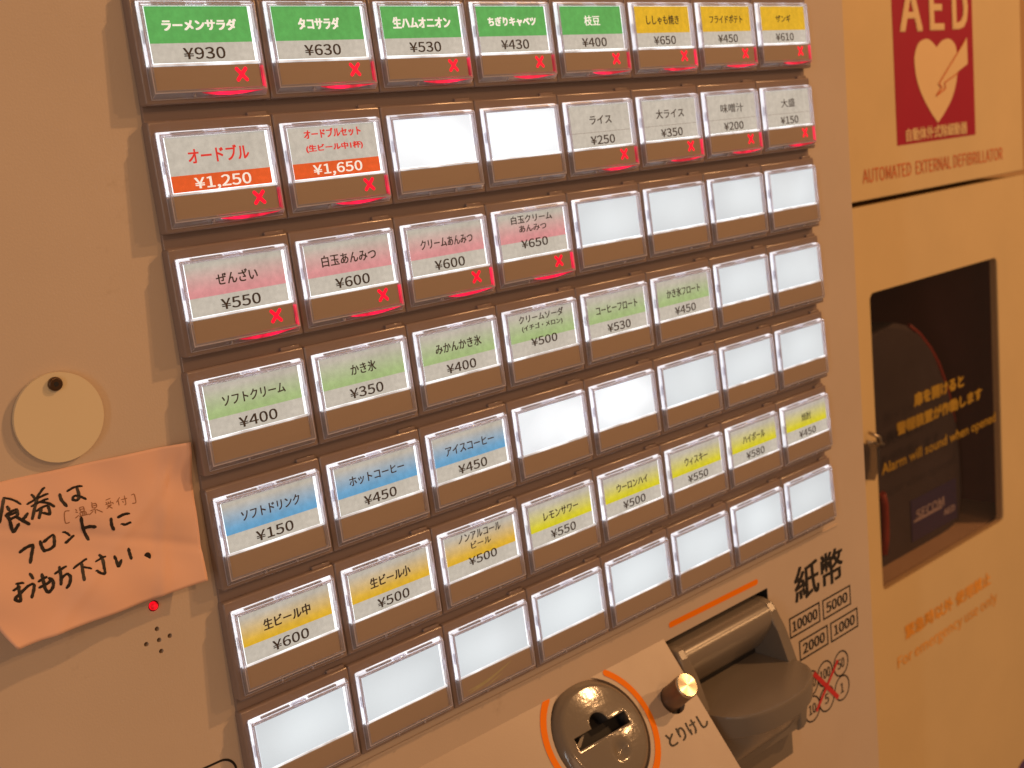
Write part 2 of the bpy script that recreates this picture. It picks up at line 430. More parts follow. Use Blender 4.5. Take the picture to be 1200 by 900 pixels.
box(bm, .30, .312, -.03, .002, -.045, -.008); box(bm, .58, .592, -.03, .002, -.045, -.008)
box(bm, .874, .890, .34, .43, -.040, -.012); box(bm, .006, .018, .34, .43, -.040, -.012)
r_all = list({e for f in bm.faces for e in f.edges})
x0, x1, y0, y1 = 0., .893, 0., .612
for q in ((x0, x1, y0, y0+.008), (x0, x0+.007, y0+.008, y1-.008), (x1-.007, x1, y0+.008, y1-.008), (x0, x1, y1-.008, y1)):  # pale rims added as the highlight along the clear edges
    box(bm, *q, -.006, .0025, .0015, 1, mi=1)
for q in ((-.008, .0, -.034, .2), ): box(bm, -.010, -.001, -.034, .19, -.050, -.044, mi=1)
box(bm, -.008, .900, -.037, -.030, -.050, -.044, mi=1)
me_cover = tmesh('clear_cover', bm, [M['acrylic'], M['edge']])
bm = bmesh.new(); box(bm, .004, .889, .004, .608, -.0085, .0005, .002, 1)
me_face = tmesh('cover_face', bm, M['pane'])
bm = bmesh.new(); box(bm, .002, .892, .190, .630, -.0515, -.0485); box(bm, .023, .870, .206, .610, -.0484, -.041)
me_light = tmesh('backlight', bm, M['backlight'])
bm = bmesh.new(); box(bm, .012, .862, .010, .184, -.046, -.0125, .004, 1)
me_strip0 = None
bm.free()
bm = bmesh.new(); box(bm, .010, .876, .187, .2025, -.040, -.012, .002, 1); me_crossbar = tmesh('light_guide', bm, M['guide'])  # clear crossbar; the light leaking through it is painted as emission
bm = bmesh.new(); box(bm, .012, .862, .010, .184, -.046, -.0125, .004, 1)
me_strip = tmesh('name_strip', bm, M['strip'])
bm = bmesh.new(); box(bm, .034, .842, .208, .592, -.0395, -.0110)
me_blank = {}
for k in ('blank', 'blankhot'):
    me_blank[k] = tmesh('blank_window', bm.copy(), M[k])
me_label = {}
for k in PAP:
    b2 = bmesh.new(); box(b2, .036, .836, .206, .590, -.0165, -.0115); me_label[k] = tmesh('paper_label', b2, PAP[k])
bm.free()
# LED cross
bm = bmesh.new()
for s in (1, -1):
    a = math.radians(49)*s; c, d = math.cos(a), math.sin(a); hl, hw = .070, .0140
    pts = [(.705+c*x-d*y, .112+d*x*.92+c*y) for x, y in disc_pts(hl-hw, 0, hw, n=7, a0=-math.pi/2, a1=math.pi/2, end=True)+disc_pts(-hl+hw, 0, hw, n=7, a0=math.pi/2, a1=1.5*math.pi, end=True)]
    prism(bm, pts, -.0122, -.0105+.0004*s)
me_x = tmesh('led_cross', bm, M['redled'])
bm = bmesh.new()                                                   # glow of the red cross, added as emitting shapes in lower lip and right wall
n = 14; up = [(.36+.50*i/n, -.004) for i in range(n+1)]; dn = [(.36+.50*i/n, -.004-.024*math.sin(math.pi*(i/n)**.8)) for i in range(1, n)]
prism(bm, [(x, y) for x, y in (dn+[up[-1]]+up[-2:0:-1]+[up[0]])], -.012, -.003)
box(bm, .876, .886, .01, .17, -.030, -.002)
me_glow = tmesh('red_glow_shape', bm, M['redglow'])

ROWS = [
 [('green', 'ラーメンサラダ', .73, '¥930'), ('green', 'タコサラダ', .47, '¥630'), ('green', '生ハムオニオン', .75, '¥530'), ('green', 'ちぎりキャベツ', .71, '¥430'), ('green', '枝豆', .26, '¥400'), ('yellow', 'ししゃも焼き', .61, '¥650'), ('yellow', 'フライドポテト', .68, '¥450'), ('yellow', 'ザンギ', .34, '¥610')],
 [('redband', 'オードブル', .57, '¥1,250'), ('redband', 'オードブルセット|(生ビール中1杯)', .66, '¥1,650'), 'blankhot', 'blankhot', ('line', 'ライス', .37, '¥250'), ('line', '大ライス', .53, '¥350'), ('line', '味噌汁', .48, '¥200'), ('line', '大盛', .32, '¥150')],
 [('pink', 'ぜんざい', .43, '¥550'), ('pink', '白玉あんみつ', .65, '¥600'), ('pink', 'クリームあんみつ', .71, '¥600'), ('pink', '白玉クリーム|あんみつ', .63, '¥650'), 'blank', 'blank', 'blank', 'blank'],
 [('lime', 'ソフトクリーム', .67, '¥400'), ('lime', 'かき氷', .31, '¥350'), ('lime', 'みかんかき氷', .64, '¥400'), ('lime', 'クリームソーダ|(イチゴ・メロン)', .70, '¥500'), ('lime', 'コーヒーフロート', .73, '¥530'), ('lime', 'かき氷フロート', .66, '¥450'), 'blank', 'blank'],
 [('blue', 'ソフトドリンク', .64, '¥150'), ('blue', 'ホットコーヒー', .69, '¥450'), ('blue', 'アイスコーヒー', .69, '¥450'), 'blankhot', 'blankhot', 'blank', 'blank', 'blank'],
 [('amber', '生ビール中', .53, '¥600'), ('amber', '生ビール小', .52, '¥500'), ('amber', 'ノンアルコール|ビール', .62, '¥500'), ('lemon', 'レモンサワー', .57, '¥550'), ('lemon', 'ウーロンハイ', .57, '¥500'), ('lemon', 'ウィスキー', .47, '¥550'), ('lemon', 'ハイボール', .50, '¥580'), ('lemon', '焼酎', .23, '¥450')],
 ['blank']*8,
]
ADJ = {'green': 'green', 'yellow': 'yellow', 'redband': 'cream and red', 'line': 'plain cream', 'pink': 'pink', 'lime': 'pale green', 'blue': 'blue', 'amber': 'amber', 'lemon': 'lemon yellow'}
LED = {(0, c) for c in range(8)} | {(1, c) for c in (0, 1, 4, 5, 6, 7)} | {(2, c) for c in range(4)}
def lt(x, y): return L(x, y, -.0108)
def n_big(t): return t[0] in '生オ'
for r, row in enumerate(ROWS):
    for c, it in enumerate(row):
        t = link('ticket_button', me_house, mc, mloc(c, -r*PY, 0), TILT)
        link('backlight', me_light, t); link('name_strip', me_strip, t); link('light_guide', me_crossbar, t)
        link('clear_cover', me_cover, t); link('cover_face', me_face, t)
        if isinstance(it, str):
            link('blank_window', me_blank[it], t)
            t['label'] = 'button with an empty %s window' % ('brightly lit' if it == 'blankhot' else 'pale lit')
        else:
            kind, title, w, price = it
            link('paper_label', me_label[kind], t)
            two = '|' in title; w *= .80
            t['label'] = 'menu button with %s label reading %s %s' % (ADJ[kind], title.split('|')[0], price)
            tm = {'green': M['lwhite'], 'redband': M['lred']}.get(kind, M['ltext'])
            pm = M['lwhite'] if kind == 'redband' else M['ltext']
            bold = .0045 if kind == 'green' else .0028 if n_big(title) else .0018
            if two:
                a, b = title.split('|')
                ya, yb = (.535, .450) if kind != 'redband' else (.535, .425)
                wb = {'あんみつ': .42, '(イチゴ・メロン)': .64, 'ビール': .29, '(生ビール中1杯)': .66}[b]*.80
                lettering('title_text', a, .436, ya, w, .072, lt, tm, t, bold)
                lettering('title_text', b, .436, yb, wb, .062, lt, tm, t, bold)
                py, ph = (.335, .078) if kind != 'redband' else (.258, .082)
                if kind != 'redband': py = .315
            else:
                n_ = len(title)
                cjk = any(ord(ch) > 0x3400 for ch in title)
                yy = .462 if kind in ('green', 'yellow') else .452 if kind == 'redband' else .452
                h_ = .090 if n_ <= 5 or cjk else .080
                if title in ('ザンギ', 'ライス'): h_ = .078
                if kind == 'redband': h_, w = .110, .49
                if title in ('焼酎', '大盛', '味噌汁', '枝豆'): bold = bold*.4
                lettering('title_text', title, .436, yy, w, h_, lt, tm, t, bold)
                py, ph = (.268, .082) if kind != 'redband' else (.252, .086)
            pw = (.57 if ',' in price else .41)*.80
            lettering('price_text', price, .436, py, pw, ph*(1.15 if ',' in price else 1), lt, pm, t, .0018, F_SANS)
        if (r, c) == (6, 2):                            # a dried smear on this one strip
            for (xa, ya), (xm, ym), (xb, yb), ww in (((.10, .035), (.30, .050), (.62, .145), .011), ((.08, .060), (.22, .055), (.34, .085), .007), ((.30, .020), (.42, .055), (.50, .072), .006)):
                pts = [(xa*(1-q)**2+2*xm*q*(1-q)+xb*q*q, ya*(1-q)**2+2*ym*q*(1-q)+yb*q*q, ww*math.sin(math.pi*(.08+.84*q))) for q in [k/10 for k in range(11)]]
                flat_poly('dried_smear', [(x, y-w_) for x, y, w_ in pts]+[(x, y+w_) for x, y, w_ in pts[::-1]], lambda x, y: L(x, y, -.0118), M['smear'], t)
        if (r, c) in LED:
            link('led_cross', me_x, t); link('red_glow_shape', me_glow, t)

# -------- coin shelf (sloping), coin disc, cancel button
sh = bmesh.new()
def SLB(x, t, h): p = slope_pt(x, t, h); return L(*p)
x0, x1, tl = -1.2, 4.85, 3.2
a = [L(x0, -5.75, -.20), L(x1, -5.75, -.20), L(x1, slope_pt(0, tl)[1], slope_pt(0, tl)[2]), L(x0, slope_pt(0, tl)[1], slope_pt(0, tl)[2]),
     L(x0, slope_pt(0, tl)[1]-.8, -.20), L(x1, slope_pt(0, tl)[1]-.8, -.20)]
DC = (3.51, .585)
me_disc_hole = disc_pts(DC[0], DC[1], .565, n=56)
btn_c = on_slope(788.5, 820)
hole2 = disc_pts(btn_c[0], btn_c[1], .150, n=28)
def slope_plate(outer, holes, h0, h1):
    bm = bmesh.new(); es = []
    for lp in [outer]+holes:
        v = [bm.verts.new(SLB(x, t, h1)) for x, t in lp]
        es += [bm.edges.new((v[i], v[(i+1) % len(v)])) for i in range(len(v))]
    bmesh.ops.triangle_fill(bm, use_beauty=True, edges=es)
    r = bmesh.ops.extrude_face_region(bm, geom=list(bm.faces))
    bmesh.ops.translate(bm, vec=SLB(0, 0, h0)-SLB(0, 0, h1), verts=[g for g in r['geom'] if isinstance(g, bmesh.types.BMVert)])
    return bm
shelf = build('coin_shelf', slope_plate([(x0, 0), (x1, 0), (x1, tl), (x0, tl)], [me_disc_hole, hole2], -.10, 0), M['shelf'], mc, mloc(0, 0, 0))
bm = bmesh.new()
va = [bm.verts.new(q) for q in (L(x0+.01, slope_pt(0, .1, -.12)[1], slope_pt(0, .1, -.12)[2]), L(x0+.01, slope_pt(0, tl-.02, -.12)[1], slope_pt(0, tl-.02, -.12)[2]), L(x0+.01, -9.2, -.19))]
vb = [bm.verts.new(q) for q in (L(x1-.004, slope_pt(0, .1, -.12)[1], slope_pt(0, .1, -.12)[2]), L(x1-.004, slope_pt(0, tl-.02, -.12)[1], slope_pt(0, tl-.02, -.12)[2]), L(x1-.004, -9.2, -.19))]
bm.faces.new(va); bm.faces.new(vb[::-1])
for i in range(3): bm.faces.new((va[i], va[(i+1) % 3], vb[(i+1) % 3], vb[i]))
build('shelf_body', bm, M['shelf'], mc, mloc(0, 0, 0))
# coin disc: shallow dome with an open slot
def disc_material():
    m = plastic('scratched_taupe_disc', (.21, .18, .145), .13, .05)
    nt = m.node_tree; b = [x for x in nt.nodes if x.type == 'BSDF_PRINCIPLED'][0]
    n1 = noise(nt, 420, 3, .7, stretch=(1, .25, 1)); n2 = noise(nt, 700, 2, .5, stretch=(.2, 1, .6))
    ad = nt.nodes.new('ShaderNodeMath'); nt.links.new(n1.outputs['Fac'], ad.inputs[0]); nt.links.new(n2.outputs['Fac'], ad.inputs[1])
    n5 = noise(nt, 90, 3, .6); ad2 = nt.nodes.new('ShaderNodeMath'); nt.links.new(ad.outputs[0], ad2.inputs[0]); nt.links.new(n5.outputs['Fac'], ad2.inputs[1])
    bp = nt.nodes.new('ShaderNodeBump'); bp.inputs['Strength'].default_value = .16; bp.inputs['Distance'].default_value = .0003
    nt.links.new(ad2.outputs[0], bp.inputs['Height']); nt.links.new(bp.outputs[0], b.inputs['Normal'])
    return m
M['disc'] = disc_material()
R_ = .545
def dome_h(x, t):
    d = math.hypot(x-DC[0], t-DC[1])/R_
    h = .055 + .045*(1-d*d) - (.06*max(0, d-.88)/.12 if d > .88 else 0)
    q = math.hypot(x-3.56, t-.80)/.105                        # finger dimple
    if q < 1: h -= .05*(1-q*q)**1.5
    return h
slot = [(3.133, .622), (3.133, .500), (3.36, .500)] + [(3.475+.115*math.cos(a_), .495-.115*math.sin(a_)) for a_ in [math.pi*(1-i/10) for i in range(0, 11)]] + [(3.60, .500), (3.829, .500), (3.829, .622)]
bm = bmesh.new()
nr, na = 26, 96
gx = [[None]*na for _ in range(nr+1)]
from mathutils.geometry import intersect_point_tri_2d
def in_slot(x, t):
    c = False; n = len(slot); j = n-1
    for i in range(n):
        if (slot[i][1] > t) != (slot[j][1] > t) and x < (slot[j][0]-slot[i][0])*(t-slot[i][1])/(slot[j][1]-slot[i][1])+slot[i][0]: c = not c
        j = i
    return c
# outline + slot outline + interior points by constrained triangulation
from mathutils.geometry import delaunay_2d_cdt
P = [Vector(p) for p in disc_pts(DC[0], DC[1], R_, n=96)]; n_out = len(P)
E_ = [(i, (i+1) % n_out) for i in range(n_out)]
P += [Vector(p) for p in slot]; E_ += [(n_out+i, n_out+(i+1) % len(slot)) for i in range(len(slot))]
for k in range(1, 22):
    rr = R_*k/22
    for i in range(int(6+k*4)):
        a_ = 2*math.pi*i/int(6+k*4); q = Vector((DC[0]+rr*math.cos(a_), DC[1]+rr*math.sin(a_)))
        P.append(q)
res = delaunay_2d_cdt(P, E_, [], 0, 1e-5)
vv = [bm.verts.new(SLB(p.x, p.y, dome_h(p.x, p.y))) for p in res[0]]
for f in res[2]:
    cxy = sum((res[0][i] for i in f), Vector((0, 0)))/len(f)
    if not in_slot(cxy.x, cxy.y):
        try: bm.faces.new([vv[i] for i in f]).smooth = True
        except ValueError: pass
bd = [e for e in bm.edges if len(e.link_faces) == 1]
r_ = bmesh.ops.extrude_edge_only(bm, edges=bd)
for g in r_['geom']:
    if isinstance(g, bmesh.types.BMFace) and all((v.co-SLB(DC[0], DC[1], 0)).length < .5*U for v in g.verts): g.material_index = 1  # slot walls painted black as the shade inside
bmesh.ops.translate(bm, vec=SLB(0, 0, -.14)-SLB(0, 0, 0), verts=[g for g in r_['geom'] if isinstance(g, bmesh.types.BMVert)])
bmesh.ops.delete(bm, geom=[v for v in bm.verts if not v.link_faces], context='VERTS')
disc = build('coin_disc', bm, [M['disc'], M['hole']], mc, mloc(0, 0, 0))
def slope_prism(name, pts, h0, h1, mat, parent, bev=0., loc=None):
    bm = bmesh.new(); prism(bm, pts, h0, h1, f3=lambda x, t, z: SLB(x, t, z), bev=bev)
    return build(name, bm, mat, parent, loc)
slope_prism('slot_floor', disc_pts(DC[0], DC[1], .50, n=40), -.088, -.075, M['hole'], disc)
slope_prism('slot_flap', [(3.15, .590), (3.15, .575), (3.26, .515), (3.31, .510), (3.20, .595)], -.07, .02, M['grey'], disc)
slope_prism('shelf_recess', disc_pts(DC[0], DC[1], .562, n=48), -.098, -.09, M['hole'], mc, loc=mloc(0, 0, 0))
# orange ring arcs around the disc
def arc_band(name, a0, a1, r0, r1, mat, parent, cx_=DC[0], cy_=DC[1]):
    n = 44; A = [a0+(a1-a0)*i/n for i in range(n+1)]; rm, hw = (r0+r1)/2, (r1-r0)/2
    out = [(cx_+r1*math.sin(a), cy_-r1*math.cos(a)) for a in A]
    inn = [(cx_+r0*math.sin(a), cy_-r0*math.cos(a)) for a in A[::-1]]
    def cap(a, s): return [(cx_+rm*math.sin(a)+hw*(math.sin(a)*math.cos(b)+s*math.cos(a)*math.sin(b)), cy_-rm*math.cos(a)-hw*(math.cos(a)*math.cos(b)-s*math.sin(a)*math.sin(b))) for b in [math.pi*k/7 for k in range(1, 7)]]
    pts = out + cap(a1, 1) + inn + cap(a0, -1)[::-1]
    bm = bmesh.new(); bm.faces.new([bm.verts.new(SLB(x, t, .004)) for x, t in pts])
    bmesh.ops.triangulate(bm, faces=bm.faces)
    return build(name, bm, mat, parent)
arc_band('orange_arc', math.radians(41), math.radians(163), .612, .682, M['orange'], shelf)
arc_band('orange_arc', math.radians(-163), math.radians(-36), .612, .682, M['orange'], shelf)
# cancel button
bx, bt = btn_c
tipx, tipt = on_slope(805.6, 802.7, .32)
slope_prism('button_well', disc_pts(bx, bt, .148, n=28), -.095, -.088, M['hole'], mc, loc=mloc(0, 0, 0))
bm = bmesh.new()
prof = [(.124, -.08), (.128, .285), (.124, .300), (.116, .308), (.0, .308)]
bt -= .012
def lean(h): return bt-.036*max(0, h)/.31
rings = []
for rr, h in prof:
    if rr == 0: rings.append([bm.verts.new(SLB(bx-.008, lean(h), h))]); continue
    rings.append([bm.verts.new(SLB(bx-.008+rr*math.cos(2*math.pi*i/40), lean(h)+rr*math.sin(2*math.pi*i/40), h)) for i in range(40)])
for k in range(len(prof)-1):
    a_, b_ = rings[k], rings[k+1]
    for i in range(40):
        j = (i+1) % 40
        f = bm.faces.new((a_[i], a_[j], b_[j], b_[i])) if len(b_) > 1 else bm.faces.new((a_[i], a_[j], b_[0]))
        f.smooth = True; f.material_index = 1 if k >= 1 else 0
def brushed():
    m, nt, out = new_mat('turned_metal_cap')
    b = nt.nodes.new('ShaderNodeBsdfPrincipled'); b.inputs['Base Color'].default_value = (.60, .53, .40, 1)
    b.inputs['Metallic'].default_value = 1; b.inputs['Roughness'].default_value = .27; b.inputs['Anisotropic'].default_value = .93
    tg = nt.nodes.new('ShaderNodeTangent'); tg.direction_type = 'RADIAL'; tg.axis = 'Z'
    nt.links.new(tg.outputs[0], b.inputs['Tangent'])
    nt.links.new(b.outputs[0], out.inputs[0]); return m
M['turned'] = brushed()
M['shaft'] = plastic('dull_bronze_shaft', (.24, .16, .11), .35, .08, metal=.6, stretch=(6, 6, .5))
M['rim'] = plastic('bright_metal_rim', (.75, .66, .52), .22, .03, metal=1)
cb = build('cancel_button', bm, [M['shaft'], M['rim']], mc, mloc(0, 0, 0))
bm = bmesh.new(); bmesh.ops.create_cone(bm, cap_ends=True, cap_tris=True, segments=48, radius1=.117*U, radius2=.117*U, depth=.004*U)
cap_ = build('button_cap', bm, M['turned'], cb, SLB(bx-.008, lean(.31), .3115))
ax = Vector((1, 0, 0)); an = (SLB(0, 0, 1)-SLB(0, 0, 0)).normalized(); ay = an.cross(ax)
cap_.rotation_euler = Matrix((ax, ay, an)).transposed().to_euler()
def st(x, y): return SLB(x, -y, .004)
lettering('cancel_text', 'とりけし', 4.49, -.965, .60, .145, st, M['black'], shelf, .0035)

# -------- bill unit
bm = bmesh.new()
X0, X1 = 4.90, 6.62
hood = [(-5.92, -.40), (-5.925, -.17), (-5.955, -.06), (-6.03, -.005), (-6.24, .090), (-6.44, .165), (-6.62, .228), (-6.80, .275), (-6.95, .31), (-7.15, .325), (-7.33, .318), (-7.40, .28), (-7.47, -.40)]
def side_wall(xa, xb):
    A_ = [bm.verts.new(L(xa, y, z)) for y, z in hood]; B_ = [bm.verts.new(L(xb, y, z)) for y, z in hood]
    bm.faces.new(A_); bm.faces.new(B_[::-1]); n = len(hood)
    fs = [bm.faces.new((A_[i], A_[(i+1) % n], B_[(i+1) % n], B_[i])) for i in range(n)]
    es = [e for e in bm.edges if e.verts[0] in A_+B_ and e.verts[1] in A_+B_ and ((e.verts[0] in A_) == (e.verts[1] in A_))]
    r_b = bmesh.ops.bevel(bm, geom=es, offset=.035*U, segments=4, affect='EDGES', profile=.5)
    for f in r_b['faces']: f.smooth = True
side_wall(X0, X0+.15)
unit = build('bill_unit', bm, M['grey'], mc, mloc(0, 0, 0))
bm = bmesh.new(); side_wall(X1-.15, X1)
build('side_cheek', bm, M['grey'], unit)
bm = bmesh.new()
box(bm, 4.842, 4.850, -7.61, -5.85, -.44, -.176); box(bm, 6.670, 6.678, -7.61, -5.85, -.44, -.176); box(bm, 4.852, 6.668, -5.850, -5.842, -.44, -.176); box(bm, 4.852, 6.668, -7.618, -7.610, -.44, -.176)
build('recess_liner', bm, M['hole'], unit)  # black sheets added for the shade inside the recess
# curved brow between the side walls, rolling inwards to the note slot
bm = bmesh.new()
brow = [(-5.925, -.40), (-5.93, -.17), (-5.955, -.075), (-6.01, -.02), (-6.08, .012), (-6.15, .015), (-6.22, -.005), (-6.31, -.06), (-6.42, -.135), (-6.485, -.19), (-6.50, -.215), (-6.47, -.28), (-6.35, -.40)]
xs = [X0+.09, X0+.5, X1-.5, X1-.09]
rows_ = [[bm.verts.new(L(x, y, z)) for y, z in brow] for x in xs]
for i in range(3):
    for k in range(len(brow)-1):
        f = bm.faces.new((rows_[i][k], rows_[i][k+1], rows_[i+1][k+1], rows_[i+1][k])); f.smooth = True
build('brow', bm, M['grey'], unit)
# tray: D-shaped lip with a rounded front and a chin below
def tray_front(x):                                  # z of the lip for x
    u = (x-5.76)/.80
    return .27+.48*math.sqrt(max(0, 1-min(1, abs(u))**2.3))
N = 40
xs = [4.962+(6.558-4.962)*i/N for i in range(N+1)]
bm = bmesh.new()
prof = []
for x in xs:
    zf = tray_front(x)
    col = [(-6.575, -.40), (-6.575, zf-.06), (-6.575, zf-.022), (-6.580, zf-.007), (-6.592, zf), (-6.615, zf+.001), (-6.79, zf-.010), (-6.812, zf-.014), (-6.825, zf-.030), (-6.832, zf-.055), (-6.86, zf*.93-.06+.02), (-7.02, max(.30, zf*.72)), (-7.28, .292), (-7.36, .285), (-7.385, .26), (-7.39, .22), (-7.44, -.40)]
    prof.append([bm.verts.new(L(x, y, z)) for y, z in col])
for i in range(N):
    for k in range(len(prof[0])-1):
        f = bm.faces.new((prof[i][k], prof[i][k+1], prof[i+1][k+1], prof[i+1][k])); f.smooth = k not in (0,)
for s in (0, N): bm.faces.new(prof[s])
for f in bm.faces: f.smooth = True
build('note_tray', bm, M['grey'], unit).data.set_sharp_from_angle(angle=math.radians(28))
bm = bmesh.new(); box(bm, X0+.1, X1-.1, -6.572, -6.36, -.42, -.24)
build('note_slot', bm, M['hole'], unit)
bm = bmesh.new(); box(bm, X0+.12, X1-.03, -7.78, -7.462, -.42, .12, .02, 2)
build('lower_cover', bm, M['grey'], unit)
bm = bmesh.new(); bm2 = None
# orange bar over the bill unit
a_, b_ = on_panel(786, 732), on_panel(886, 682)
pts = [(b_[0], b_[1]-.03), (b_[0]+.03, b_[1]), (b_[0], b_[1]+.03), (a_[0], a_[1]+.03), (a_[0]-.03, a_[1]), (a_[0], a_[1]-.03)]
pts = disc_pts(b_[0], b_[1], .033, n=8, a0=-math.pi/2, a1=math.pi/2, end=True)+disc_pts(a_[0], a_[1], .033, n=8, a0=math.pi/2, a1=1.5*math.pi, end=True)
bm.faces.new([bm.verts.new(L(x, y, -.167)) for x, y in pts])
build('orange_bar', bm, M['orange'], pl)
o_ = on_panel(1015, 899); bm = bmesh.new()
bm.faces.new([bm.verts.new(L(x, y, -.167)) for x, y in disc_pts(o_[0]-.02, o_[1]-.15, .13, n=20)])
build('orange_mark', bm, M['orange'], pl)

# -------- printing on the right of the bill unit
def pt_(x, y): return L(x, y, -.167)
def px_text(body, quad, mat, parent, name, bold=0., f3=pt_, place=on_panel, font=None):
    """quad: photo corners TL,TR,BR,BL of the lettering on its surface"""
    q = [place(*p) for p in quad]
    x0_ = (q[0][0]+q[3][0])/2; x1_ = (q[1][0]+q[2][0])/2; y1_ = (q[0][1]+q[1][1])/2; y0_ = (q[2][1]+q[3][1])/2
    return lettering(name, body, (x0_+x1_)/2, (y0_+y1_)/2, x1_-x0_, y1_-y0_, f3, mat, parent, bold, font)
px_text('紙幣', [(930, 667), (987, 638), (988, 678), (931.5, 708)], M['black'], pl, 'panel_text', .010)
def frame(quad, wd_=.022, mat=None, parent=None):
    q = [on_panel(*p) for p in quad]
    x0_ = (q[0][0]+q[3][0])/2; x1_ = (q[1][0]+q[2][0])/2; y1_ = (q[0][1]+q[1][1])/2; y0_ = (q[2][1]+q[3][1])/2
    bm = bmesh.new()
    o = [bm.verts.new(pt_(x, y)) for x, y in ((x0_, y0_), (x1_, y0_), (x1_, y1_), (x0_, y1_))]
    i_ = [bm.verts.new(pt_(x, y)) for x, y in ((x0_+wd_, y0_+wd_), (x1_-wd_, y0_+wd_), (x1_-wd_, y1_-wd_), (x0_+wd_, y1_-wd_))]
    for k in range(4): bm.faces.new((o[k], o[(k+1) % 4], i_[(k+1) % 4], i_[k]))
    build('print_frame', bm, M['black'], parent)
    return x0_, x1_, y0_, y1_
for body, quad in (('10000', [(923.5, 724), (960.8, 705.9), (960.8, 729.3), (926.7, 748.3)]), ('5000', [(964, 703), (996, 685), (997.3, 708.5), (964, 727)]),
                   ('2000', [(936, 751), (969.9, 732), (970.7, 755.2), (937.5, 775)]), ('1000', [(973.3, 729.8), (1004.8, 711), (1005.3, 733.8), (973.3, 754.2)])):
    x0_, x1_, y0_, y1_ = frame(quad, parent=pl)
    lettering('panel_text', body, (x0_+x1_)/2, (y0_+y1_)/2, (x1_-x0_)*(.82 if len(body) > 4 else .76), (y1_-y0_)*.52, pt_, M['black'], pl, .005, F_SANS)
for body, c in (('50', (985.3, 777.3)), ('1', (986.7, 805.9)), ('100', (966.7, 789.3)), ('5', (968.8, 818.7)), ('500', (949.9, 801.3)), ('10', (952, 830.7))):
    x, y = on_panel(*c); bm = bmesh.new(); n = 28
    for k in range(n):
        a1_, a2_ = 2*math.pi*k/n, 2*math.pi*(k+1)/n
        bm.faces.new([bm.verts.new(pt_(x+r*math.cos(a_), y+r*math.sin(a_))) for r, a_ in ((.168, a1_), (.168, a2_), (.148, a2_), (.148, a1_))])
    build('coin_outline', bm, M['black'], pl)
    lettering('panel_text', body, x, y, .07*len(body)+.01 if len(body) > 1 else None, .13, pt_, M['black'], pl, .002, F_SANS)
def pt2(x, y): return L(x, y, -.164)
def bar(p, q, w, f3, mat, parent, name):
    d = Vector((q[0]-p[0], q[1]-p[1])).normalized(); n = Vector((-d.y, d.x))*w/2; bm = bmesh.new()
    bm.faces.new([bm.verts.new(f3(a.x, a.y)) for a in (Vector(p)-n, Vector(q)-n, Vector(q)+n, Vector(p)+n)])
    return build(name, bm, mat, parent)
bar(on_panel(953.3, 789.3), on_panel(982.1, 817.3), .062, pt2, M['redprint'], pl, 'red_cross_stroke')
bar(on_panel(981.3, 773.3), on_panel(956.5, 833.3), .045, lambda x, y: L(x, y, -.1625), M['redprint'], pl, 'red_cross_stroke')
# rounded outline of the hatch at lower left
q = rrect(-2.6, -.105, -8.0, -4.925, .13, 8); bm = bmesh.new(); qi = rrect(-2.6+.018, -.105-.018, -8.0+.018, -4.925-.018, .115, 8)
A_ = [bm.verts.new(pt_(x, y)) for x, y in q]; B_ = [bm.verts.new(pt_(x, y)) for x, y in qi]
for i in range(len(q)): bm.faces.new((A_[i], A_[(i+1) % len(q)], B_[(i+1) % len(q)], B_[i]))
build('hatch_outline', bm, M['black'], pl)
# pilot lamp
bm = bmesh.new(); bmesh.ops.create_uvsphere(bm, u_segments=20, v_segments=12, radius=.032*U)
build('pilot_lamp', bm, M['lamp'], mc, mloc(lead[0], lead[1], -.172), smooth=True)
bm = bmesh.new(); n = 28
for k in range(n):
    a1_, a2_ = 2*math.pi*k/n, 2*math.pi*(k+1)/n
    bm.faces.new([bm.verts.new(L(lead[0]+r*math.cos(q), lead[1]+r*math.sin(q), z)) for r, q, z in ((.0405, a1_, -.172), (.0405, a2_, -.172), (.033, a2_, -.19), (.033, a1_, -.19))])
build('lamp_collar', bm, M['hole'], mc, mloc(0, 0, 0))
# round cover with its screw
ccx, ccy = on_panel(70, 489, -.13)
bm = bmesh.new(); prism(bm, disc_pts(ccx, ccy, .305, n=64), -.168+.01, -.125, bev=.012)
kc = build('keyhole_cover', bm, M['cover'], mc, mloc(0, 0, 0))
sx, sy = on_panel(65, 450, -.11)
bm = bmesh.new(); prism(bm, disc_pts(sx, sy, .048, n=24), -.125, -.095, bev=.012); bm2 = None
build('screw', bm, M['screw'], kc)
bm = bmesh.new(); prism(bm, disc_pts(sx, sy, .018, n=6), -.0955, -.094)
build('screw_socket', bm, M['hole'], kc)

